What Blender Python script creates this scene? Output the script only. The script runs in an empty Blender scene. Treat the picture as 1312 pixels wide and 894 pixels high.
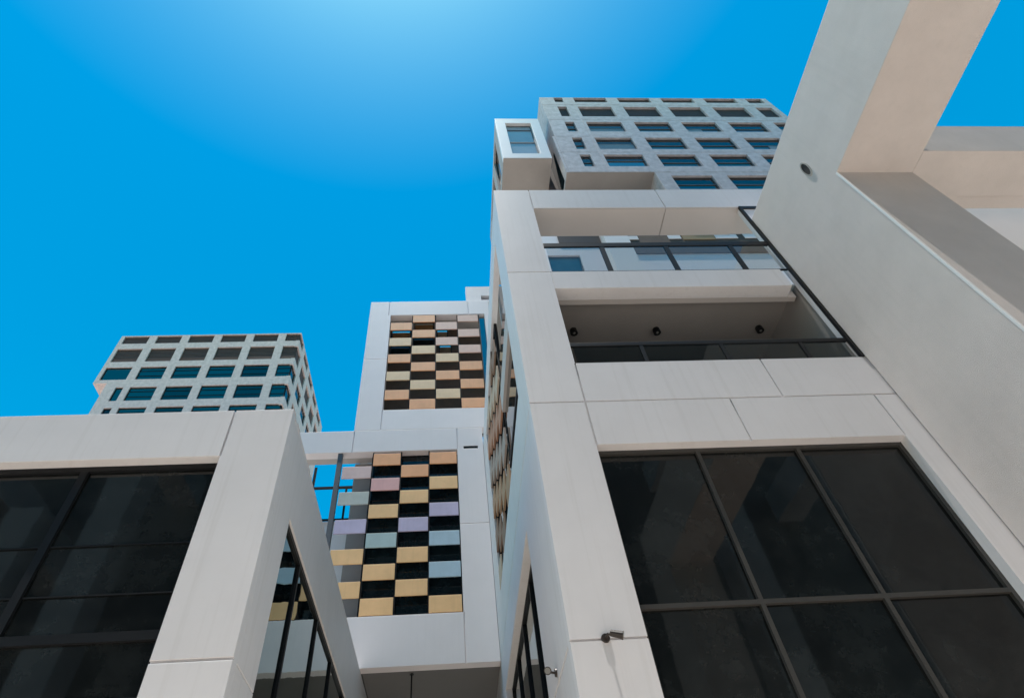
import bpy, bmesh, math, random
from mathutils import Vector, Matrix
random.seed(7)
S = bpy.context.scene
COL = S.collection
H = 1.6                                   # eye height; facade heights below are given from eye level

# ------------------------------------------------------------------ camera
cam_d = bpy.data.cameras.new('camera'); cam = bpy.data.objects.new('camera', cam_d); COL.objects.link(cam)
R = ((0.9978460552, -0.0253304520, -0.0605113067),
     (-0.0199078400, 0.7620046258, -0.6472655006),
     (0.0625054233, 0.6470759758, 0.7598590353))
m = Matrix(((R[0][0], -R[1][0], -R[2][0], 0), (R[0][1], -R[1][1], -R[2][1], 0), (R[0][2], -R[1][2], -R[2][2], H), (0, 0, 0, 1)))
cam.matrix_world = m
cam_d.sensor_width = 36; cam_d.lens = 769.493 / 1312 * 36; cam_d.shift_x = (656 - 616.67) / 1312
cam_d.clip_start = .05; cam_d.clip_end = 3000
S.camera = cam

# ------------------------------------------------------------------ materials
def mat(name):
    mt = bpy.data.materials.new(name); mt.use_nodes = True
    nt = mt.node_tree; return mt, nt, nt.nodes['Principled BSDF']
def node(nt, kind, **kw):
    n = nt.nodes.new(kind)
    for k, v in kw.items():
        if k in n.inputs.keys(): n.inputs[k].default_value = v
        else: setattr(n, k, v)
    return n
def ramp(nt, src, stops):
    r = nt.nodes.new('ShaderNodeValToRGB'); e = r.color_ramp.elements
    while len(e) < len(stops): e.new(.5)
    for i, (p, c) in enumerate(stops):
        e[i].position = p; e[i].color = (*c, 1) if len(c) == 3 else c
    nt.links.new(src, r.inputs['Fac']); return r
def surface(name, col, rough=.55, var=.06, scale=.7, bump=.05, bscale=60, metallic=0, streak=0, spec=.4, dirt=None):
    """plain coated or plastered surface: cloudy tone variation, fine grain, optional vertical rain streaks"""
    mt, nt, p = mat(name)
    tc = nt.nodes.new('ShaderNodeTexCoord')
    n1 = node(nt, 'ShaderNodeTexNoise', Scale=scale, Detail=6.0, Roughness=.65)
    nt.links.new(tc.outputs['Object'], n1.inputs['Vector'])
    lo = tuple(max(0, c * (1 - var)) for c in col); hi = tuple(min(1, c * (1 + var)) for c in col)
    r = ramp(nt, n1.outputs['Fac'], [(.3, lo), (.7, hi)])
    out = r.outputs['Color']
    if streak:
        mp = node(nt, 'ShaderNodeMapping'); mp.inputs['Scale'].default_value = (3.5, 3.5, .12)
        nt.links.new(tc.outputs['Object'], mp.inputs['Vector'])
        n2 = node(nt, 'ShaderNodeTexNoise', Scale=1.6, Detail=5.0, Roughness=.6)
        nt.links.new(mp.outputs['Vector'], n2.inputs['Vector'])
        d = dirt or tuple(c * .72 for c in col)
        r2 = ramp(nt, n2.outputs['Fac'], [(.52, (0, 0, 0)), (.8, (1, 1, 1))])
        ml = node(nt, 'ShaderNodeMath', operation='MULTIPLY'); ml.inputs[1].default_value = streak
        nt.links.new(r2.outputs['Color'], ml.inputs[0])
        mx = node(nt, 'ShaderNodeMixRGB'); mx.inputs['Color2'].default_value = (*d, 1)
        nt.links.new(ml.outputs[0], mx.inputs['Fac']); nt.links.new(out, mx.inputs['Color1']); out = mx.outputs['Color']
    at = nt.nodes.new('ShaderNodeAttribute'); at.attribute_name = 'tone'
    ad = node(nt, 'ShaderNodeMath', operation='ADD'); ad.inputs[1].default_value = 1.0; nt.links.new(at.outputs['Fac'], ad.inputs[0])
    vm = node(nt, 'ShaderNodeVectorMath', operation='SCALE'); nt.links.new(out, vm.inputs[0]); nt.links.new(ad.outputs[0], vm.inputs['Scale'])
    nt.links.new(vm.outputs[0], p.inputs['Base Color'])
    nb = node(nt, 'ShaderNodeTexNoise', Scale=bscale, Detail=4.0)
    nt.links.new(tc.outputs['Object'], nb.inputs['Vector'])
    b = node(nt, 'ShaderNodeBump', Strength=bump, Distance=.02)
    nt.links.new(nb.outputs['Fac'], b.inputs['Height']); nt.links.new(b.outputs['Normal'], p.inputs['Normal'])
    p.inputs['Roughness'].default_value = rough; p.inputs['Metallic'].default_value = metallic
    p.inputs['Specular IOR Level'].default_value = spec
    return mt
def glass_dark(name, col=(.006, .007, .007), rough=.03, wav=.0015):
    mt, nt, p = mat(name)
    p.inputs['Roughness'].default_value = rough; p.inputs['IOR'].default_value = 1.43
    tc = nt.nodes.new('ShaderNodeTexCoord')
    nd = node(nt, 'ShaderNodeTexNoise', Scale=1.1, Detail=9.0, Roughness=.72)
    nt.links.new(tc.outputs['Object'], nd.inputs['Vector'])
    r = ramp(nt, nd.outputs['Fac'], [(.42, col), (.58, tuple(c * 2.0 + .001 for c in col)), (.75, tuple(c * 2.4 + .002 for c in col))])
    nt.links.new(r.outputs['Color'], p.inputs['Base Color'])
    n = node(nt, 'ShaderNodeTexNoise', Scale=.8, Detail=2.5)
    nt.links.new(tc.outputs['Object'], n.inputs['Vector'])
    b = node(nt, 'ShaderNodeBump', Strength=.14, Distance=wav * 10)
    nt.links.new(n.outputs['Fac'], b.inputs['Height']); nt.links.new(b.outputs['Normal'], p.inputs['Normal'])
    return mt
def glass_coated(name, col, rough=.06):
    mt, nt, p = mat(name)
    p.inputs['Base Color'].default_value = (*col, 1); p.inputs['Metallic'].default_value = 1; p.inputs['Roughness'].default_value = rough
    tc = nt.nodes.new('ShaderNodeTexCoord')
    n = node(nt, 'ShaderNodeTexNoise', Scale=.8, Detail=2.0)
    nt.links.new(tc.outputs['Object'], n.inputs['Vector'])
    b = node(nt, 'ShaderNodeBump', Strength=.3, Distance=.02)
    nt.links.new(n.outputs['Fac'], b.inputs['Height']); nt.links.new(b.outputs['Normal'], p.inputs['Normal'])
    return mt
def glass_clear(name, tint=(.86, .86, .85), refl=1.0):
    mt = bpy.data.materials.new(name); mt.use_nodes = True; nt = mt.node_tree; nt.nodes.clear()
    o = nt.nodes.new('ShaderNodeOutputMaterial'); mx = nt.nodes.new('ShaderNodeMixShader')
    t = nt.nodes.new('ShaderNodeBsdfTransparent'); t.inputs['Color'].default_value = (*tint, 1)
    g = nt.nodes.new('ShaderNodeBsdfGlossy'); g.inputs['Roughness'].default_value = .02
    f = node(nt, 'ShaderNodeFresnel', IOR=1.5)
    ge = nt.nodes.new('ShaderNodeNewGeometry'); sb = node(nt, 'ShaderNodeMath', operation='SUBTRACT'); sb.inputs[0].default_value = 1; nt.links.new(ge.outputs['Backfacing'], sb.inputs[1])
    ml = node(nt, 'ShaderNodeMath', operation='MULTIPLY'); nt.links.new(f.outputs[0], ml.inputs[0]); nt.links.new(sb.outputs[0], ml.inputs[1])
    nt.links.new(ml.outputs[0], mx.inputs[0]); nt.links.new(t.outputs[0], mx.inputs[1]); nt.links.new(g.outputs[0], mx.inputs[2])
    nt.links.new(mx.outputs[0], o.inputs[0]); return mt

WHITE = surface('white_composite_panel', (.695, .68, .69), .5, .045, .45, .02, 90, streak=.40, dirt=(.53, .51, .495))
WHITE2 = surface('white_cladding_far', (.83, .775, .775), .5, .03, .5, .02, 60, streak=.16, dirt=(.66, .63, .61))
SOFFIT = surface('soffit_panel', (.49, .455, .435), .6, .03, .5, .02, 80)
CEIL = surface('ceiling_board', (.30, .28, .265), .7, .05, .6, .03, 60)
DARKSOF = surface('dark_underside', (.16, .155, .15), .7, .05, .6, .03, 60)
STUCCO = surface('concrete_stucco', (.61, .552, .525), .85, .05, .9, .6, 70, streak=.30, dirt=(.51, .475, .445))
BEADW = surface('pale_render', (.80, .755, .72), .7, .03)
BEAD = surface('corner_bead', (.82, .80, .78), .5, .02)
STEEL = surface('dark_steel', (.010, .0105, .012), .5, .1, 2, .02, spec=.2)
STEELG = surface('grey_steel', (.11, .115, .125), .42, .08, 2, .02)
ALU = surface('bronze_aluminium', (.05, .048, .045), .4, .08, 2, .01)
TOWER_L = surface('tower_concrete_pink', (.54, .425, .405), .75, .20, 2.6, .3, 16, streak=.35)
TOWER_R = surface('tower_stone_grey', (.48, .435, .44), .7, .24, 2.2, .35, 12, streak=.4, dirt=(.40, .385, .38))
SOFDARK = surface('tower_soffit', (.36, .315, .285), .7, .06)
BOXW = surface('white_window_box', (.85, .79, .755), .45, .02)
GLASS = glass_dark('dark_glass')
GLASS_B = glass_dark('black_teal_glass', (.004, .008, .010))
GLASS_SIDE = glass_coated('side_window_glass', (.27, .36, .37), .02)
BLIND = surface('window_blind', (.30, .30, .31), .6, .1, 3)
TEAL2 = glass_coated('deep_teal_glass', (.045, .10, .085), .12)
SKYG2 = glass_coated('pale_blue_glass', (.25, .265, .26), .1)
HAZEGLASS = surface('haze_reflection_glass', (.40, .43, .46), .08, .06, .8, .01, 5, spec=.6)  # pale base colour paints the bright haze mirrored in the box window
CURT2 = surface('curtained_glass_dark', (.15, .21, .225), .08, .15, 1.2, .01, 5, spec=.5)
TEAL = glass_coated('teal_coated_glass', (.07, .15, .125), .1)
NAVY = glass_coated('navy_coated_glass', (.10, .125, .115), .1)
SKYGLASS = glass_coated('mirror_blue_glass', (.62, .68, .62))
GUARD = glass_clear('guard_glass')
GUARD2 = glass_clear('guard_glass_grey', (.55, .56, .54))
BROWN = surface('brown_louvre', (.085, .045, .032), .6, .15, 3, .05)
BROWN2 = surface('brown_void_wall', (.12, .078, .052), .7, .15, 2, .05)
OCHRE = surface('ochre_panel', (.34, .23, .11), .6, .1, 2, .05)
GREYWALL = surface('grey_render', (.36, .33, .315), .8, .06, 1, .1)
LAMP = surface('lamp_body', (.03, .023, .02), .45, .1, 5)
LENS = surface('lamp_lens', (.25, .24, .22), .15, .02)
PAVE = surface('warm_paving', (.72, .62, .53), .85, .12, .25, .2, 8)
PCOL = {'peach': (.88, .42, .205), 'tan': (.88, .54, .26), 'cream': (.82, .57, .34), 'pink': (.76, .42, .40), 'mauve': (.78, .50, .40),
        'lavender': (.52, .46, .62), 'teal': (.40, .52, .52), 'blue': (.40, .54, .63), 'sage': (.48, .51, .47), 'rose': (.70, .51, .48)}
PMAT = {k: surface('screen_' + k, v, .55, .09, 1.1, .06, 40, streak=.25) for k, v in PCOL.items()}
PLAB = {'peach': 'peach orange screen panel', 'tan': 'tan yellow screen panel', 'cream': 'cream screen panel', 'pink': 'pink screen panel', 'mauve': 'dusty mauve screen panel',
        'lavender': 'lavender screen panel', 'teal': 'pale teal screen panel', 'blue': 'light blue screen panel', 'sage': 'grey green screen panel', 'rose': 'greyish pink screen panel'}

# ------------------------------------------------------------------ mesh helpers
rt_ = random.Random(11)
class MB:
    def __init__(s): s.bm = bmesh.new(); s.bm.faces.layers.float.new('tone')
    def quad(s, a, b, c, d, tone=0.0):
        f = s.bm.faces.new([s.bm.verts.new(p) for p in (a, b, c, d)])
        if tone: f[s.bm.faces.layers.float.get('tone') or s.bm.faces.layers.float.new('tone')] = tone
    def box(s, x0, x1, y0, y1, z0, z1):
        v = [s.bm.verts.new((x, y, z)) for x in (x0, x1) for y in (y0, y1) for z in (z0, z1)]
        for f in ((0, 1, 3, 2), (4, 6, 7, 5), (0, 4, 5, 1), (2, 3, 7, 6), (0, 2, 6, 4), (1, 5, 7, 3)): s.bm.faces.new([v[i] for i in f])
        return s
    def tube(s, p, q, r0, r1=None, n=14, cap=True):
        p, q = Vector(p), Vector(q); r1 = r0 if r1 is None else r1
        d = (q - p).normalized(); a = d.orthogonal().normalized(); b = d.cross(a)
        A = [s.bm.verts.new(p + (a * math.cos(t) + b * math.sin(t)) * r0) for t in (2 * math.pi * i / n for i in range(n))]
        B = [s.bm.verts.new(q + (a * math.cos(t) + b * math.sin(t)) * r1) for t in (2 * math.pi * i / n for i in range(n))]
        for i in range(n): s.bm.faces.new((A[i], A[(i + 1) % n], B[(i + 1) % n], B[i]))
        if cap: s.bm.faces.new(A[::-1]); s.bm.faces.new(B)
        return s
    def grid(s, axis, plane, T, u0, u1, v0, v1, holes=(), grooves=(), gw=.042, gd=.05):
        """slab facing F (-Y), L (-X) or R (+X); holes (u0,u1,v0,v1); grooves ('u'|'v', position, from, to)"""
        gr = []
        for k, p, a, b in grooves:
            gr.append((p - gw / 2, p + gw / 2, a, b) if k == 'u' else (a, b, p - gw / 2, p + gw / 2))
        us, vs = {u0, u1}, {v0, v1}
        for r in list(holes) + gr:
            us |= {min(max(r[0], u0), u1), min(max(r[1], u0), u1)}; vs |= {min(max(r[2], v0), v1), min(max(r[3], v0), v1)}
        us, vs = sorted(us), sorted(vs)
        ins = lambda r, u, v: r[0] < u < r[1] and r[2] < v < r[3]
        D = {}
        for i in range(len(us) - 1):
            for j in range(len(vs) - 1):
                u, v = (us[i] + us[i + 1]) / 2, (vs[j] + vs[j + 1]) / 2
                D[i, j] = None if any(ins(r, u, v) for r in holes) else (gd if any(ins(r, u, v) for r in gr) else 0)
        tone = {}                                        # each panel between the joints has its own slight tone
        for k in D:
            if D[k] != 0 or k in tone: continue
            t = rt_.uniform(-.055, .03); st = [k]; tone[k] = t
            while st:
                i, j = st.pop()
                for q in ((i + 1, j), (i - 1, j), (i, j + 1), (i, j - 1)):
                    if D.get(q, None) == 0 and q not in tone: tone[q] = t; st.append(q)
        P = {'F': lambda u, v, d: (u, plane + d, v), 'L': lambda u, v, d: (plane + d, u, v), 'R': lambda u, v, d: (plane - d, u, v)}[axis]
        for (i, j), d in D.items():
            if d is None: continue
            a, b, c, e = us[i], us[i + 1], vs[j], vs[j + 1]
            for dd in (d, T): s.quad(P(a, c, dd), P(b, c, dd), P(b, e, dd), P(a, e, dd), tone.get((i, j), 0.0))
            for (di, dj, p, q) in ((-1, 0, (a, c), (a, e)), (1, 0, (b, c), (b, e)), (0, -1, (a, c), (b, c)), (0, 1, (a, e), (b, e))):
                o = D.get((i + di, j + dj), None); o = T if o is None else o
                if o > d: s.quad(P(*p, d), P(*q, d), P(*q, o), P(*p, o))
        return s
    def build(s, name, mt, parent=None, bevel=0, smooth=False, label=None):
        bm = s.bm
        bmesh.ops.remove_doubles(bm, verts=bm.verts, dist=1e-4)
        bmesh.ops.recalc_face_normals(bm, faces=bm.faces)
        me = bpy.data.meshes.new(name)
        off = Vector((0, 0, H)); q = parent
        while q is not None: off -= q.location; q = q.parent
        for v in bm.verts: v.co += off
        bm.to_mesh(me); bm.free(); me.materials.append(mt)
        if smooth: me.shade_smooth()
        o = bpy.data.objects.new(name, me); COL.objects.link(o); o.parent = parent
        if bevel:
            bv = o.modifiers.new('bevel', 'BEVEL'); bv.width = bevel; bv.segments = 2; bv.limit_method = 'ANGLE'; bv.angle_limit = math.radians(50)
        if label: o['label'] = label
        return o
def box(name, mt, parent, *a, **k): return MB().box(*a).build(name, mt, parent, **k)
def thing(name, label, cat, loc, group=None):
    o = bpy.data.objects.new(name, None); COL.objects.link(o); o.location = loc; o.empty_display_size = .3
    o['label'] = label; o['category'] = cat
    if group: o['group'] = group
    return o
AX = {'F': lambda pl, d0, d1, u0, u1, v0, v1: (u0, u1, pl + d0, pl + d1, v0, v1),
      'L': lambda pl, d0, d1, u0, u1, v0, v1: (pl + d0, pl + d1, u0, u1, v0, v1),
      'R': lambda pl, d0, d1, u0, u1, v0, v1: (pl - d1, pl - d0, u0, u1, v0, v1)}
def window(root, axis, plane, depth, u0, u1, v0, v1, pane, fmat, fw=.07, us=(), vs=(), fd=.08, name='window', mw=None):
    """frame ring with mullions (us) and transoms (vs) and one pane sub-part behind it"""
    B = AX[axis]; mw = mw or fw; g = MB()
    cu = [u0 + fw / 2] + list(us) + [u1 - fw / 2]; cv = [v0 + fw / 2] + list(vs) + [v1 - fw / 2]
    holes = []
    for i in range(len(cu) - 1):
        for j in range(len(cv) - 1):
            hw = [(fw if (i == 0) else mw) / 2, (fw if i == len(cu) - 2 else mw) / 2, (fw if j == 0 else mw) / 2, (fw if j == len(cv) - 2 else mw) / 2]
            holes.append((cu[i] + hw[0], cu[i + 1] - hw[1], cv[j] + hw[2], cv[j + 1] - hw[3]))
    pl = plane - depth if axis == 'R' else plane + depth
    g.grid(axis, pl, fd, u0, u1, v0, v1, holes)
    f = g.build(name, fmat, root)
    box('pane', pane, f, *B(pl, fd * .55, fd * .9, u0 + fw * .6, u1 - fw * .6, v0 + fw * .6, v1 - fw * .6))
    return f

# ================================================================== plaza
g = MB(); g.box(-400, 400, -400, 400, -2.0, -1.6)
o = g.build('plaza', PAVE); o['kind'] = 'structure'

# ================================================================== building right of the alley
mb = thing('office_building', 'white panelled building with two recessed balconies over a large dark window', 'building', (1.975, 10, 0))
X0, X1 = 1.975, 14.0
MB().grid('F', 10, .24, X0, X1, -1.6, 20.86,
    holes=[(3.28, 10.36, -1.3, 8.46), (3.29, 10.84, 11.12, 14.43), (3.29, 10.84, 14.43, 15.32), (3.29, 10.84, 15.32, 19.44)],
    grooves=[('u', 3.29, 8.46, 11.12), ('u', 3.29, 19.44, 20.86), ('v', 9.77, X0, X1), ('v', 15.3, X0, 3.29), ('v', 4.31, X0, 3.29),
             ('u', 8.1, 9.77, 11.12), ('u', 6.77, 8.46, 9.77), ('u', 10.36, 8.46, 9.77), ('u', 8.12, 19.44, 20.86), ('v', 4.31, 10.36, X1)]
    ).build('wall', WHITE, mb, bevel=.012)
# side wall along the alley
MB().grid('L', X0, .24, 10.24, 46, -1.6, 20.86,
    holes=[(13.15, 23.2, -1.3, 8.42), (11.42, 22.0, 11.4, 19.44)],
    grooves=[('v', 4.31, 10.24, 13.15), ('v', 9.77, 10.24, 46), ('v', 19.86, 11.6, 46)]).build('wall', WHITE, mb, bevel=.012)
# big window
window(mb, 'F', 10, .235, 3.28, 10.36, -1.3, 8.46, GLASS, ALU, .09, us=(5.58, 7.88), vs=(1.4, 4.93), fd=.14, mw=.085)
# side window in the alley wall
window(mb, 'L', X0, .235, 13.15, 23.2, -1.3, 8.42, GLASS_SIDE, STEEL, .09, us=(15.6, 18.1, 20.6), vs=(4.93,), fd=.12)
# side glazing beside the balconies and its slab edge
window(mb, 'L', X0, .10, 15.2, 22.0, 11.4, 19.44, GLASS_SIDE, STEEL, .09, us=(18.4,), vs=(14.5, 15.3), fd=.12)
cy = [15.3 + 1.34 * i for i in range(6)]; cz = [11.5 + .79 * i for i in range(11)]
pal = [surface('alley_panel_' + n, c, .6, .1, 2, .05, streak=.3) for n, c in (('brown', (.40, .25, .15)), ('umber', (.26, .17, .12)), ('sand', (.52, .41, .31)), ('rust', (.42, .22, .14)), ('taupe', (.36, .29, .25)))]
for i in range(5):
    for j in range(10):
        if (i + j) % 2: continue
        c = pal[(i * 3 + j * 2) % 5]
        box('screen_panel', c, mb, X0 + .01, X0 + .08, cy[i] + .03, cy[i + 1] - .03, cz[j] + .02, cz[j + 1] - .02)
box('side_glazing', GLASS, mb, X0 + .12, X0 + .14, 11.42, 15.2, 11.4, 14.42)
box('side_rail', STEEL, mb, X0 + .05, X0 + .11, 11.42, 15.2, 12.0, 12.14)
box('side_glazing', GUARD2, mb, X0 + .12, X0 + .14, 11.42, 15.2, 15.33, 16.9)
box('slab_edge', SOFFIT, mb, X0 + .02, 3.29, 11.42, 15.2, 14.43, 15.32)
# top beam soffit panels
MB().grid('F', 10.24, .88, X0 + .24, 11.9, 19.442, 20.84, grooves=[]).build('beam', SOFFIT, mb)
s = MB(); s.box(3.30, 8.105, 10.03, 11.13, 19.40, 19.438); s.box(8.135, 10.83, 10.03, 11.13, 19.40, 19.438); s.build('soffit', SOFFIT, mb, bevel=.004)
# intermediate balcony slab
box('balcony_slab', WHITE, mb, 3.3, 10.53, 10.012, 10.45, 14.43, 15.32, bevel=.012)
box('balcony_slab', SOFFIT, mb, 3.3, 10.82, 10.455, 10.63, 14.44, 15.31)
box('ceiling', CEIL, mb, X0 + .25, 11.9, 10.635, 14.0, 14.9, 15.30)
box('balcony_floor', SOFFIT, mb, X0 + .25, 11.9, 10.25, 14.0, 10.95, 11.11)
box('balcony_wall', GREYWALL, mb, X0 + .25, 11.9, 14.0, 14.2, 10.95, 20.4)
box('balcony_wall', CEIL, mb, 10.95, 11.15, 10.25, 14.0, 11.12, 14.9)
box('roof', GREYWALL, mb, X0 + .25, 30, 14.21, 26, 20.3, 20.55)
box('frame_post', STEEL, mb, 10.82, 10.895, 9.955, 10.06, 11.12, 19.42)
box('frame_post', STEEL, mb, 10.90, 11.6, 9.96, 10.0, 19.25, 19.42)
def guard(z0, z1, posts, xr, glass, rh):
    r = box('rail', STEEL, mb, 3.3, xr, 10.02, 10.09, z1 - rh, z1, bevel=.012)
    for x in posts: box('post', STEEL, mb, x - (.05 if rh < .16 else .075), x + (.05 if rh < .16 else .075), 10.025, 10.085, z0, z1 - rh - .002)
    e = [3.3] + list(posts) + [xr]
    for a, b in zip(e, e[1:]): box('guard_panel', glass, mb, a + .07, b - .07, 10.045, 10.06, z0 + .04, z1 - rh - .01)
    box('rail', STEEL, mb, 3.3, xr, 10.026, 10.084, z0, z0 + .035)
guard(11.125, 11.94, (5.17, 7.33, 9.5), 10.81, GUARD2, .14)
guard(15.325, 17.03, (5.2, 7.33, 9.5), 10.81, GUARD, .23)

# ================================================================== building left of the alley
lb = thing('pavilion_building', 'low white panelled building with dark glazed front, left of the alley', 'building', (-3.43, 10, 0))
XL = -3.43
MB().grid('F', 10, .24, -24, XL, -1.6, 9.77, holes=[(-22, -4.73, -1.3, 8.46)],
    grooves=[('u', -4.73, 8.46, 9.77), ('v', 4.31, -4.73, XL), ('u', -14.5, 8.46, 9.77)]).build('wall', WHITE, lb, bevel=.012)
MB().grid('R', XL, .24, 10.24, 46.0, -1.6, 9.77, holes=[(11.44, 23.2, -1.3, 7.83)],
    grooves=[('v', 4.31, 10.24, 11.44), ('v', 9.68, 10.24, 46.0)], gd=.02, gw=.02).build('wall', WHITE, lb, bevel=.012)
window(lb, 'F', 10, .235, -22, -4.73, -1.3, 8.46, GLASS, STEEL, .12, us=(-17.7, -12.6, -7.5), vs=(1.4, 4.86), fd=.12, mw=.16)
tb = MB()
for z in (6.61, 5.62, 3.9, 3.0): 
    for a, b in ((-21.9, -17.8), (-17.6, -12.7), (-12.5, -7.6), (-7.4, -4.86)): tb.box(a, b, 10.262, 10.28, z - .012, z + .012)
tb.build('glazing_bar', STEEL, lb)
window(lb, 'R', XL, .05, 11.44, 23.2, -1.3, 7.83, GLASS_SIDE, STEEL, .10, us=(13.2, 15.95, 18.6, 21.2), fd=.10, mw=.09)
box('roof', GREYWALL, lb, -24, XL - .25, 10.25, 24, 9.3, 9.6)

# ================================================================== bridge building with coloured screens
cb = thing('screen_building', 'white building bridging the end of the alley with two checkered screens of coloured panels', 'building', (0, 24.15, 0))
Y = 24.15
MB().grid('F', Y, .5, -14, 1.96, 9.78, 21.85, holes=[(-13, .6, 11.78, 20.40), (.93, 1.68, 20.42, 20.60)],
    grooves=[('u', -4.8, 20.40, 21.85), ('u', .62, 20.40, 21.85), ('u', .62, 9.78, 11.78), ('v', 15.95, .6, 1.96)], gw=.04).build('wall', WHITE2, cb, bevel=.012)
MB().grid('F', Y, .5, -4.84, 3.1, 21.87, 33.47, holes=[(-3.44, 2.75, 23.33, 31.98)],
    grooves=[('u', -3.58, 31.98, 33.47), ('v', 27.6, -4.84, -3.44), ('u', -3.44, 21.87, 23.33), ('u', 1.7, 31.98, 33.47)], gw=.04).build('wall', WHITE2, cb, bevel=.012)
box('wall', WHITE2, cb, -4.82, -4.4, Y + .505, 32, 21.87, 33.45)
MB().grid('F', Y + .1, .4, 1.62, 4.2, 33.475, 35.3, holes=[(2.66, 3.6, 33.7, 34.2)]).build('parapet', WHITE2, cb)
box('parapet', BROWN, cb, 2.6, 3.7, Y + .51, Y + .6, 33.6, 34.3)
# undersides and roofs
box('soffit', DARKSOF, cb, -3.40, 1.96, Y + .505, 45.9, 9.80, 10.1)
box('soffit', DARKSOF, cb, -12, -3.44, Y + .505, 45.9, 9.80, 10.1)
box('soffit', SOFFIT, cb, -13.9, 1.96, Y + .505, Y + .95, 20.42, 20.9)
box('roof', GREYWALL, cb, -4.4, 3.1, Y + .505, 32, 33.0, 33.3)
box('vent_slot', STEEL, cb, .932, 1.678, Y + .03, Y + .2, 20.422, 20.598)
# rooms behind the screens
box('room_wall', GREYWALL, cb, -4.74, -3.86, Y + .96, 34, 11.6, 20.40)
box('room_wall', GREYWALL, cb, -3.86, 1.96, Y + 1.5, 34, 11.6, 20.40)
window(cb, 'F', Y, .42, -3.80, .60, 11.78, 20.40, GLASS_B, STEEL, .06, us=(-2.3, -.86), fd=.06)
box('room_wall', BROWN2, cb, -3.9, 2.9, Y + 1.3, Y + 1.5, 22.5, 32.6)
box('room_wall', SOFFIT, cb, -4.2, 2.9, Y + .505, Y + 1.3, 31.985, 32.6)
# open corner terrace on the left
box('corner_post', STEELG, cb, -5.50, -5.27, Y + .06, Y + .30, 11.78, 20.40)
t = MB(); t.box(-9.5, -4.76, 25.3, 25.37, 19.03, 19.17); t.box(-9.5, -4.76, 25.3, 25.37, 17.16, 17.26)
t.box(-6.85, -6.72, 25.3, 25.36, 19.17, 20.42); t.box(-5.12, -5.02, 25.3, 25.36, 17.26, 19.03); t.build('terrace_frame', STEEL, cb)
box('terrace_wall', WHITE2, cb, -9.5, -4.76, 25.45, 25.6, 10.1, 17.2)
# panels
def screen(cx, rows, cols, depth):
    for i, row in enumerate(rows):
        for j, c in enumerate(row):
            if c == '.': continue
            x0, x1 = cx[j] + .03, cx[j + 1] - .03; z1, z0 = cols[i] - .02, cols[i + 1] + .02
            g = MB(); e = random.uniform(-.006, .006); g.box(x0, x1, Y + .01 + e, Y + depth + e, z0 + random.uniform(0, .01), z1)
            g.build('screen_panel', PMAT[c], cb, bevel=.012, label=PLAB[c])
P_, T_, C_, K_, M_, L_, E_, B_, G_, R_ = 'peach', 'tan', 'cream', 'pink', 'mauve', 'lavender', 'teal', 'blue', 'sage', 'rose'
def lin(a, b, n): return [a + (b - a) * i / n for i in range(n + 1)]
screen([-5.2, -3.70, -2.27, -.855, .58], [
    ('.', P_, '.', P_), (R_, '.', P_, '.'), ('.', K_, '.', T_), (G_, '.', T_, '.'), ('.', T_, '.', L_), (L_, '.', L_, '.'),
    ('.', E_, '.', B_), (T_, '.', T_, '.'), ('.', T_, '.', B_), (T_, '.', T_, '.'), ('.', T_, '.', T_)], lin(20.26, 11.80, 11), .07)
screen([-3.42, -2.0, -.51, .92, 2.33], [
    ('.', P_, '.', M_), (P_, '.', M_, '.'), ('.', P_, '.', M_), (C_, '.', M_, '.'), ('.', C_, '.', M_), (P_, '.', C_, '.'),
    ('.', P_, '.', P_), (C_, '.', P_, '.'), ('.', C_, '.', P_), (P_, '.', C_, '.'), ('.', P_, '.', P_)], lin(31.96, 23.36, 11), .07)
zr = lin(31.96, 23.36, 11)
for (c0, c1, r, p) in ((-3.35, -2.1, 2, SKYGLASS), (-1.9, -.6, 1, SKYGLASS), (-.45, .3, 2, SKYGLASS), (-.3, .5, 4, SKYGLASS), (-1.95, -.6, 3, GLASS_B), (-3.35, -2.1, 4, GLASS_B)):
    window(cb, 'F', Y, .42, c0, c1, zr[r + 1] + .42, zr[r] + .52, p, STEEL, .06, fd=.06)
box('side_pane', SKYG2, cb, 2.40, 2.72, Y + .2, Y + .24, 23.4, 31.9)
# supports that carry the panels
t = MB()
for x in (-3.70, -2.27, -.855): t.box(x - .03, x + .03, Y + .08, Y + .14, 11.79, 20.39)
for x in (-2.0, -.51, .92, 2.35): t.box(x - .03, x + .03, Y + .08, Y + .14, 23.34, 31.97)
t.build('screen_support', STEEL, cb)

# ================================================================== tower on the left, far behind
lt = thing('apartment_tower', 'tall pale concrete tower with teal windows and an overhanging corner, behind the low left building', 'tower', (-17.3, 46.6, 0))
YT, XR, YB = 46.6, -17.3, 63.6
rows = [(57.0, 58.28), (53.77, 55.92), (50.78, 52.70), (47.46, 49.42), (44.3, 46.3), (41.1, 43.1), (37.9, 39.9)]
cols = [(-38.0 + 3.8 * i, -38.0 + 3.8 * i + 2.74) for i in range(5)] + [(-19.0, XR)]
hol, hol2 = [], []
for k, (z0, z1) in enumerate(rows):
    for j, (a, b) in enumerate(cols):
        if k >= 3 and j == 0: a, b = -35.72, -35.02
        hol.append((k, j, a - .07, b if j == 5 else b + .07, z0 - .06, z1 + (.08 if k else .02)))
MB().grid('F', YT, .45, -38.5, XR - .46, 50.2, 58.42, [h[2:] for h in hol if h[0] < 3]).build('wall', TOWER_L, lt)
MB().grid('F', YT, .45, -37.0, XR - .46, -1.6, 50.2, [h[2:] for h in hol if h[0] > 2]).build('wall', TOWER_L, lt)
sw = [(YT, YT + 1.75)] + [(YT + 2.9 + 3.4 * i, YT + 2.9 + 3.4 * i + 2.3) for i in range(4)]
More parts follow.
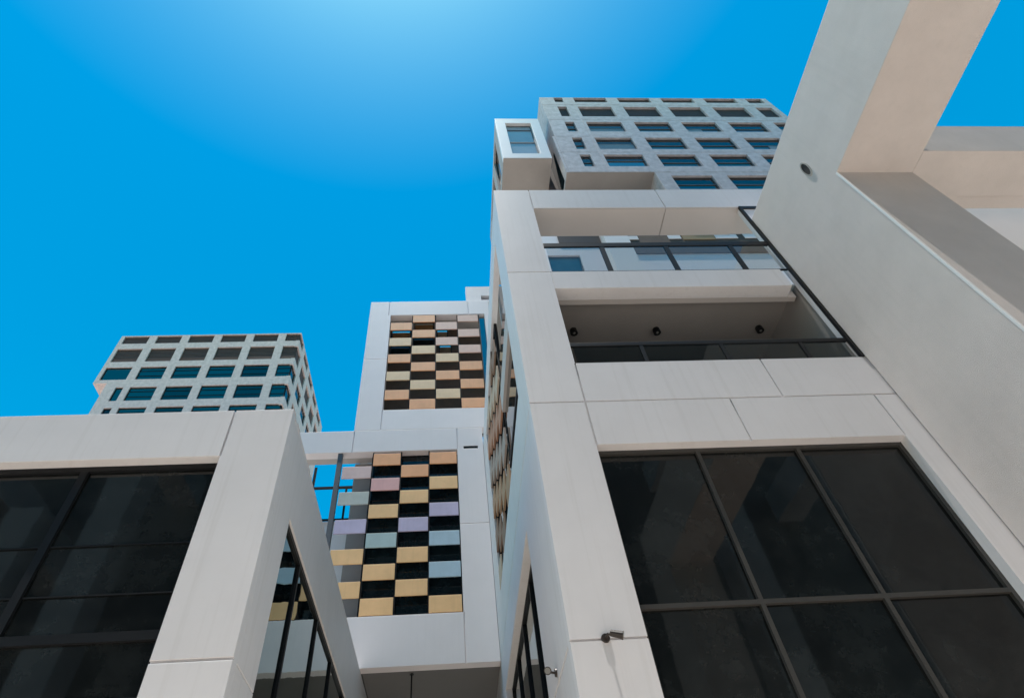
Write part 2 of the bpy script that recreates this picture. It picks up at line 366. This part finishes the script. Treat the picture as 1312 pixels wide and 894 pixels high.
MB().grid('R', XR, .45, YT, YB, -1.6, 58.42, [(a, b, z0, z1) for a, b in sw for z0, z1 in rows]).build('wall', TOWER_L, lt)
MB().grid('L', -38.5, .45, YT + .45, YB, 50.2, 58.42).build('wall', TOWER_L, lt)
MB().grid('L', -37.0, .45, YT + .45, YB, -1.6, 50.2).build('wall', TOWER_L, lt)
MB().box(-38.05, XR - .46, YT + .46, YB, 50.2, 50.6).build('soffit', TOWER_L, lt)
box('roof', GREYWALL, lt, -38.0, XR - .46, YT + .46, YB, 57.3, 57.6)
def louvre(root, axis, pl, d, a, b, z0, z1, mt=BROWN):
    g = MB(); z = z0
    while z < z1 - .05:
        g.box(*AX[axis](pl, d, d + .07, a - .05, b + .05, z, z + .17)); z += .24
    g.box(*AX[axis](pl, d + .08, d + .12, a - .1, b + .1, z0 - .05, z1 + .05))
    return g.build('louvre', mt, root)
for (k, j, a, b, z0, z1) in hol:
    if k > 4: continue
    e = .20 if j == 5 else 0
    if k < 2: louvre(lt, 'F', YT, .16, a, b - (.20 if j == 5 else 0), z0, z1)
    else: window(lt, 'F', YT, .14, a, b - e, z0, z1, random.choice((TEAL, TEAL, TEAL2)) if k < 4 or j > 0 else GLASS_B, STEEL, .07, vs=(z0 + .33 * (z1 - z0), z0 + .72 * (z1 - z0)) if j else (), fd=.08, mw=.07)
for a, b in sw:
    for k, (z0, z1) in enumerate(rows[:6]):
        a2 = a + (.24 if a == YT else 0)
        if k < 2: louvre(lt, 'R', XR, .16, a2, b, z0, z1)
        else: window(lt, 'R', XR, .14, a2, b, z0, z1, GLASS_B, STEEL, .07, fd=.08)

# ================================================================== tower on the right, above the balconies
rt = thing('residential_tower', 'tall grey stone clad tower with a white framed box window, above the balcony building', 'tower', (8.16, 16, 0))
YR, XA, XB, ZT = 16.0, 8.2, 27.3, 50.35
rows = [(49.3, 50.28), (46.05, 48.05), (42.95, 44.70), (39.72, 41.60), (36.88, 38.60), (33.52, 35.28)]
cols = [(9.42, 10.02)] + [(11.05 + 3.64 * i, 11.05 + 3.64 * i + 2.56) for i in range(4)] + [(25.55, XB - .5)]
hol = [(k, j, a - .06, b + .06, z0 - .06, z1 + (.10 if k else .01)) for k, (z0, z1) in enumerate(rows) for j, (a, b) in enumerate(cols) if not (k == 5 and j < 2)]
MB().grid('F', YR, .45, XA, XB, 32.2, ZT, [h[2:] for h in hol] + [(XA - 1, 13.72, 30, 35.97)],
    grooves=[('u', 10.75, 35.97, ZT), ('v', 41.95, XA, 13.72), ('v', 45.2, XA, XB), ('v', 48.6, XA, XB), ('v', 39.1, XA, XB), ('v', 35.9, 13.72, XB)], gw=.05, gd=.02).build('wall', TOWER_R, rt, bevel=.01)
MB().grid('L', XA, .45, YR + .46, 32, 35.97, ZT, holes=[(19.5, 22, z0, z1) for z0, z1 in rows[:5]]).build('wall', TOWER_R, rt)
for z0, z1 in rows[:5]: window(rt, 'L', XA, .3, 19.5, 22, z0, z1, GLASS_B, STEEL, .07)
MB().grid('L', XA - .18, .17, YR + .02, 19.0, 35.975, 42.0).build('wall', TOWER_R, rt)
MB().grid('R', XB, .45, YR + .46, 32, 20.6, ZT).build('wall', TOWER_R, rt)
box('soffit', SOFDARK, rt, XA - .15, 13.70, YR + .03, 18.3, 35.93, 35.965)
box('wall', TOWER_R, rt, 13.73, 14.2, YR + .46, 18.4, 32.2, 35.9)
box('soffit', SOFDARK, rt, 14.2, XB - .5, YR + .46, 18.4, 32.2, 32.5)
box('roof', GREYWALL, rt, XA + .46, XB - .46, YR + .46, 32, ZT - .9, ZT - .6)
for (k, j, a, b, z0, z1) in hol:
    if k < 1: louvre(rt, 'F', YR, .18, a, b, z0, z1, BROWN)
    elif k < 2: louvre(rt, 'F', YR, .18, a, b, z0, z1)
    else:
        zm = z0 + (.62 if k in (3, 4) and j == 1 else .48) * (z1 - z0)
        f = window(rt, 'F', YR, .14, a, b, z0, z1, NAVY if j != 1 or k == 5 else SKYG2, STEELG, .06, vs=(zm,), fd=.10, mw=.08)
        box('head_shade_pane', GLASS_B, f, a + .07, b - .07, YR + .17, YR + .19, zm + .05, z1 - .07)  # black sheet paints the shade under the window head
        q = random.random()
        if q < .4 and j: box('blind', BLIND, f, a + .07 + (b - a) * (.5 if q > .2 else 0), b - .07 - (b - a) * (.5 if q < .1 else 0), YR + .165, YR + .169, z0 + .08, zm - .05)
# recessed lower storey seen over the terrace guard
YW = 16.47
MB().grid('F', YW, .3, 4.3, 27, 20.6, 30.2, holes=[(5.5, 7.2, 25.0, 26.75)]).build('lower_wall', WHITE2, rt)
MB().grid('F', 18.4, .3, 7.5, 27, 30.0, 35.9).build('lower_wall', GREYWALL, rt)
window(rt, 'F', YW, .1, 5.5, 7.2, 25.0, 26.75, CURT2, STEELG, .08)
box('column', BOXW, rt, 8.65, 9.95, 16.0, 16.46, 20.6, 30.2)
for x0, x1, z0, z1, mt in ((9.97, 18.6, 26.75, 30, BROWN2), (13.2, 15.0, 28.1, 30.1, OCHRE), (4.4, 5.3, 28.0, 28.3, STEEL), (6.3, 8.6, 27.9, 30, STEEL),
                           (10.15, 10.7, 28.15, 28.5, BOXW), (12.4, 13.1, 28.2, 28.55, BOXW), (15.05, 16.3, 28.2, 28.6, BOXW), (16.7, 18.2, 28.2, 28.65, BOXW)):
    d = .06 if mt in (BROWN2, STEEL, GREYWALL) else .10
    box('blind', mt, rt, x0, x1, YW - d, YW - d + .035, z0, z1)
box('bay_window', GLASS_B, rt, XA - .19, XA - .175, 16.7, 18.8, 36.2, 40.8)
# white framed box window
bx = MB().grid('F', YR - .02, .35, 4.16, 7.42, 38.1, 45.36, [(4.86, 6.76, 38.85, 44.45)]).build('box_window', BOXW, rt, bevel=.01)
fr = MB().grid('F', YR + .22, .08, 4.86, 6.76, 38.85, 44.45, [(4.93, 6.69, 38.92, 41.3), (4.93, 6.69, 41.4, 43.6), (4.93, 6.69, 43.7, 44.38)]).build('frame', STEELG, bx)
box('pane', HAZEGLASS, bx, 4.9, 6.72, YR + .27, YR + .29, 38.9, 44.4)
MB().grid('L', 4.17, .3, YR + .34, 26, 38.1, 45.34, [(17.4, 19.2, 38.8, 44.6), (20.2, 24, 38.8, 44.6)]).build('wall', GREYWALL, rt)
for a, b in ((17.4, 19.2), (20.2, 24)): window(rt, 'L', 4.17, .15, a, b, 38.8, 44.6, GLASS_B, STEEL, .08)
box('wall', GREYWALL, rt, 7.12, 7.41, YR + .34, 18.4, 38.1, 45.34)
box('wall', BROWN, rt, 7.42, 8.19, 18.0, 18.3, 20.6, 45.3)
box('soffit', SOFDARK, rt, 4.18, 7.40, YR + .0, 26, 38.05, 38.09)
box('roof', GREYWALL, rt, 4.48, 7.1, YR + .34, 26, 45.0, 45.3)

# ================================================================== concrete portal at the right
cf = thing('concrete_portal', 'massive rendered concrete portal frame with a post and beams, rising at the right edge', 'portal frame', (12, 8.4, 0))
bm = MB()
# L-shaped post and beam as one extruded outline in the (y, z) plane
out = [(9.96, -1.6), (9.96, 18.42), (-9.5, 18.42), (-9.5, -1.6), (-6.3, -1.6), (-6.3, 15.13), (6.76, 15.13), (6.76, -1.6)]
A = [bm.bm.verts.new((10.9, y, z)) for y, z in out]; B = [bm.bm.verts.new((13.1, y, z)) for y, z in out]
n = len(out)
bm.bm.faces.new(A); bm.bm.faces.new(B[::-1])
for i in range(n): bm.bm.faces.new((A[i], B[i], B[(i + 1) % n], A[(i + 1) % n]))
fin = bm.build('frame', STUCCO, cf, bevel=.015)
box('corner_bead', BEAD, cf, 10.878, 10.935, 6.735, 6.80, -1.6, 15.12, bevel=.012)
box('cross_beam', STUCCO, cf, 13.105, 26, 6.15, 7.49, 15.135, 16.98, bevel=.012)
box('cross_beam', STUCCO, cf, 13.105, 26, 7.495, 7.93, 15.24, 16.0)
box('wall', BEADW, cf, 13.105, 26, 9.0, 9.3, -1.6, 20.0)
dh = MB(); n = 24; pts = []
for i in range(n):
    t = 2 * math.pi * i / n; pts.append((.10 * math.cos(t), .30 * math.sin(t)))
dh.bm.faces.new([dh.bm.verts.new((10.893, 7.27 + a * 1.0, 16.5 + b)) for a, b in pts]); dh.build('drain_hole', surface('hole_dark', (.035, .03, .028), .9), cf)
rg = MB()
for i in range(n):
    j = (i + 1) % n; a, b = pts[i], pts[j]
    q = lambda p, k, x: (x, 7.27 + p[0] * k, 16.5 + p[1] * (1 + (k - 1) * .6))
    rg.quad(q(a, 1, 10.88), q(b, 1, 10.88), q(b, 1.35, 10.88), q(a, 1.35, 10.88))
    rg.quad(q(a, 1.35, 10.88), q(b, 1.35, 10.88), q(b, 1.4, 10.8995), q(a, 1.4, 10.8995))
    rg.quad(q(a, 1, 10.88), q(b, 1, 10.88), q(b, 1, 10.8995), q(a, 1, 10.8995))
rg.build('drain_collar', surface('collar', (.36, .33, .30), .7), cf)

# ================================================================== building behind the viewer (seen only in the glass)
ob = thing('facing_building', 'white framed building with dark windows facing the plaza', 'building', (0, -16, 0))
PORT = surface('facing_portal', (.46, .50, .54), .7)
w = MB(); hs = []
for i in range(13):
    for k in range(8): hs.append((-58 + 9 * i + 1.0, -58 + 9 * i + 8.0, -1 + 5 * k, 2.6 + 5 * k))
P0 = -16
w.grid('F', P0 - .6, .6, -60, 62, -1.6, 47, [h for h in hs if (h[0] + h[2]) % 2 > 1]); w.build('wall', surface('facing_wall', (.12, .135, .15), .7), ob)
box('glazing', GLASS, ob, -59.9, 61.9, P0 - .7, P0 - .62, -1.6, 46.9)
for i, x in enumerate((-41, -36.5, -32, -27.5, -23, -18.5, -12, -3, 16, 24.5)):
    f = MB(); zt = (25.5, 21.0, 28.5)[i % 3]
    f.box(x - .9, x + .9, P0 + .01, P0 + 8.0, zt - 2.2, zt); f.box(x - .9, x + .9, P0 + 6.2, P0 + 8.0, -1.6, zt - 2.201); f.build('portal', PORT, ob)

# ================================================================== small fittings
def wall_lamp(loc, rot, label):
    r = thing('wall_lamp', label, 'lamp', (loc[0], loc[1], loc[2] + H), 'spotlights on the wall of the balcony building'); r.rotation_euler = rot
    def part(g, nm, mt, par=r):
        g.bm.normal_update()
        bmesh.ops.recalc_face_normals(g.bm, faces=g.bm.faces); me = bpy.data.meshes.new(nm); g.bm.to_mesh(me); g.bm.free(); me.materials.append(mt)
        o = bpy.data.objects.new(nm, me); COL.objects.link(o); o.parent = par; return o
    part(MB().tube((0, 0, 0), (0, -.035, 0), .075, .07), 'base_plate', LAMP)
    part(MB().tube((0, -.03, 0), (.02, -.14, .01), .022).tube((.02, -.14, .01), (.1, -.16, -.01), .022), 'arm', LAMP)
    hd = part(MB().tube((.06, -.15, .02), (.24, -.20, -.05), .05, .065).tube((.24, -.20, -.05), (.25, -.203, -.054), .07), 'lamp_head', LAMP)
    part(MB().tube((.2505, -.2032, -.0543), (.254, -.2042, -.0555), .055), 'lens', LENS, hd)
    return r
wall_lamp((2.57, 9.999, 4.32), (0, 0, 0), 'small brown spotlight on the front of the white corner column')
wall_lamp((1.974, 11.75, 4.5), (0, 0, math.radians(-90)), 'small spotlight on the alley side wall beside the narrow window')
def downlight(x, y, label):
    r = thing('ceiling_spotlight', label, 'lamp', (x, y, 14.899 + H), 'spotlights under the balcony ceiling')
    def P(g, nm, mt):
        bmesh.ops.recalc_face_normals(g.bm, faces=g.bm.faces); me = bpy.data.meshes.new(nm); g.bm.to_mesh(me); g.bm.free(); me.materials.append(mt)
        o = bpy.data.objects.new(nm, me); COL.objects.link(o); o.parent = r
    P(MB().tube((0, 0, 0), (0, 0, -.18), .11, .12, 18), 'housing', STEEL)
    P(MB().tube((.0, -.01, -.181), (0, -.01, -.20), .045, .03, 12), 'bulb', LENS)
downlight(4.17, 11.96, 'leftmost black spotlight under the balcony ceiling, next to the white column')
downlight(6.89, 12.0, 'middle black spotlight under the balcony ceiling')
downlight(10.33, 12.0, 'rightmost black spotlight under the balcony ceiling, near the concrete portal')
rd = thing('hanging_rod', 'thin dark rod hanging from the underside of the bridge building', 'rod', (-1.5, 24.95, 9.8 + H))
def rod(a, b, r, nm):
    g = MB().tube(a, b, r, n=10); me = bpy.data.meshes.new(nm); bmesh.ops.recalc_face_normals(g.bm, faces=g.bm.faces); g.bm.to_mesh(me); g.bm.free(); me.materials.append(STEEL)
    o = bpy.data.objects.new(nm, me); COL.objects.link(o); o.parent = rd
rod((0, 0, 0), (0, 0, -1.3), .03, 'stem'); rod((0, 0, 0), (0, 0, -.04), .08, 'ceiling_plate')

# ================================================================== light
SUN = Vector((-.055, -.095, .99)).normalized()
sd = bpy.data.lights.new('sun', 'SUN'); sd.energy = 4.0; sd.angle = math.radians(.53); sd.color = (1, .945, .88)
so = bpy.data.objects.new('sun', sd); COL.objects.link(so); so.rotation_euler = SUN.to_track_quat('Z', 'Y').to_euler()
W = bpy.data.worlds.new('World'); S.world = W; W.use_nodes = True; nt = W.node_tree
sky = nt.nodes.new('ShaderNodeTexSky'); sky.sky_type = 'NISHITA'; sky.sun_disc = False
sky.sun_elevation = math.asin(SUN.z); sky.sun_rotation = math.atan2(SUN.x, SUN.y)
sky.air_density = 1.0; sky.dust_density = .38; sky.ozone_density = 3.0
hs = node(nt, 'ShaderNodeHueSaturation', Saturation=1.56, Value=1.0, Hue=.5)
mu = node(nt, 'ShaderNodeMixRGB', blend_type='MULTIPLY'); mu.inputs['Fac'].default_value = 1; mu.inputs['Color2'].default_value = (.85, 1.45, .97, 1)
bg = nt.nodes['Background']; bg.inputs['Strength'].default_value = .15
nt.links.new(sky.outputs[0], hs.inputs['Color']); nt.links.new(hs.outputs[0], mu.inputs['Color1']); nt.links.new(mu.outputs[0], bg.inputs['Color'])

S.view_settings.view_transform = 'Standard'; S.view_settings.look = 'None'; S.view_settings.gamma = 1; S.view_settings.use_curve_mapping = False
S.view_settings.exposure = .5
S.render.engine = 'CYCLES'; S.cycles.max_bounces = 10; S.cycles.diffuse_bounces = 5; S.cycles.transparent_max_bounces = 12
S.cycles.use_denoising = True
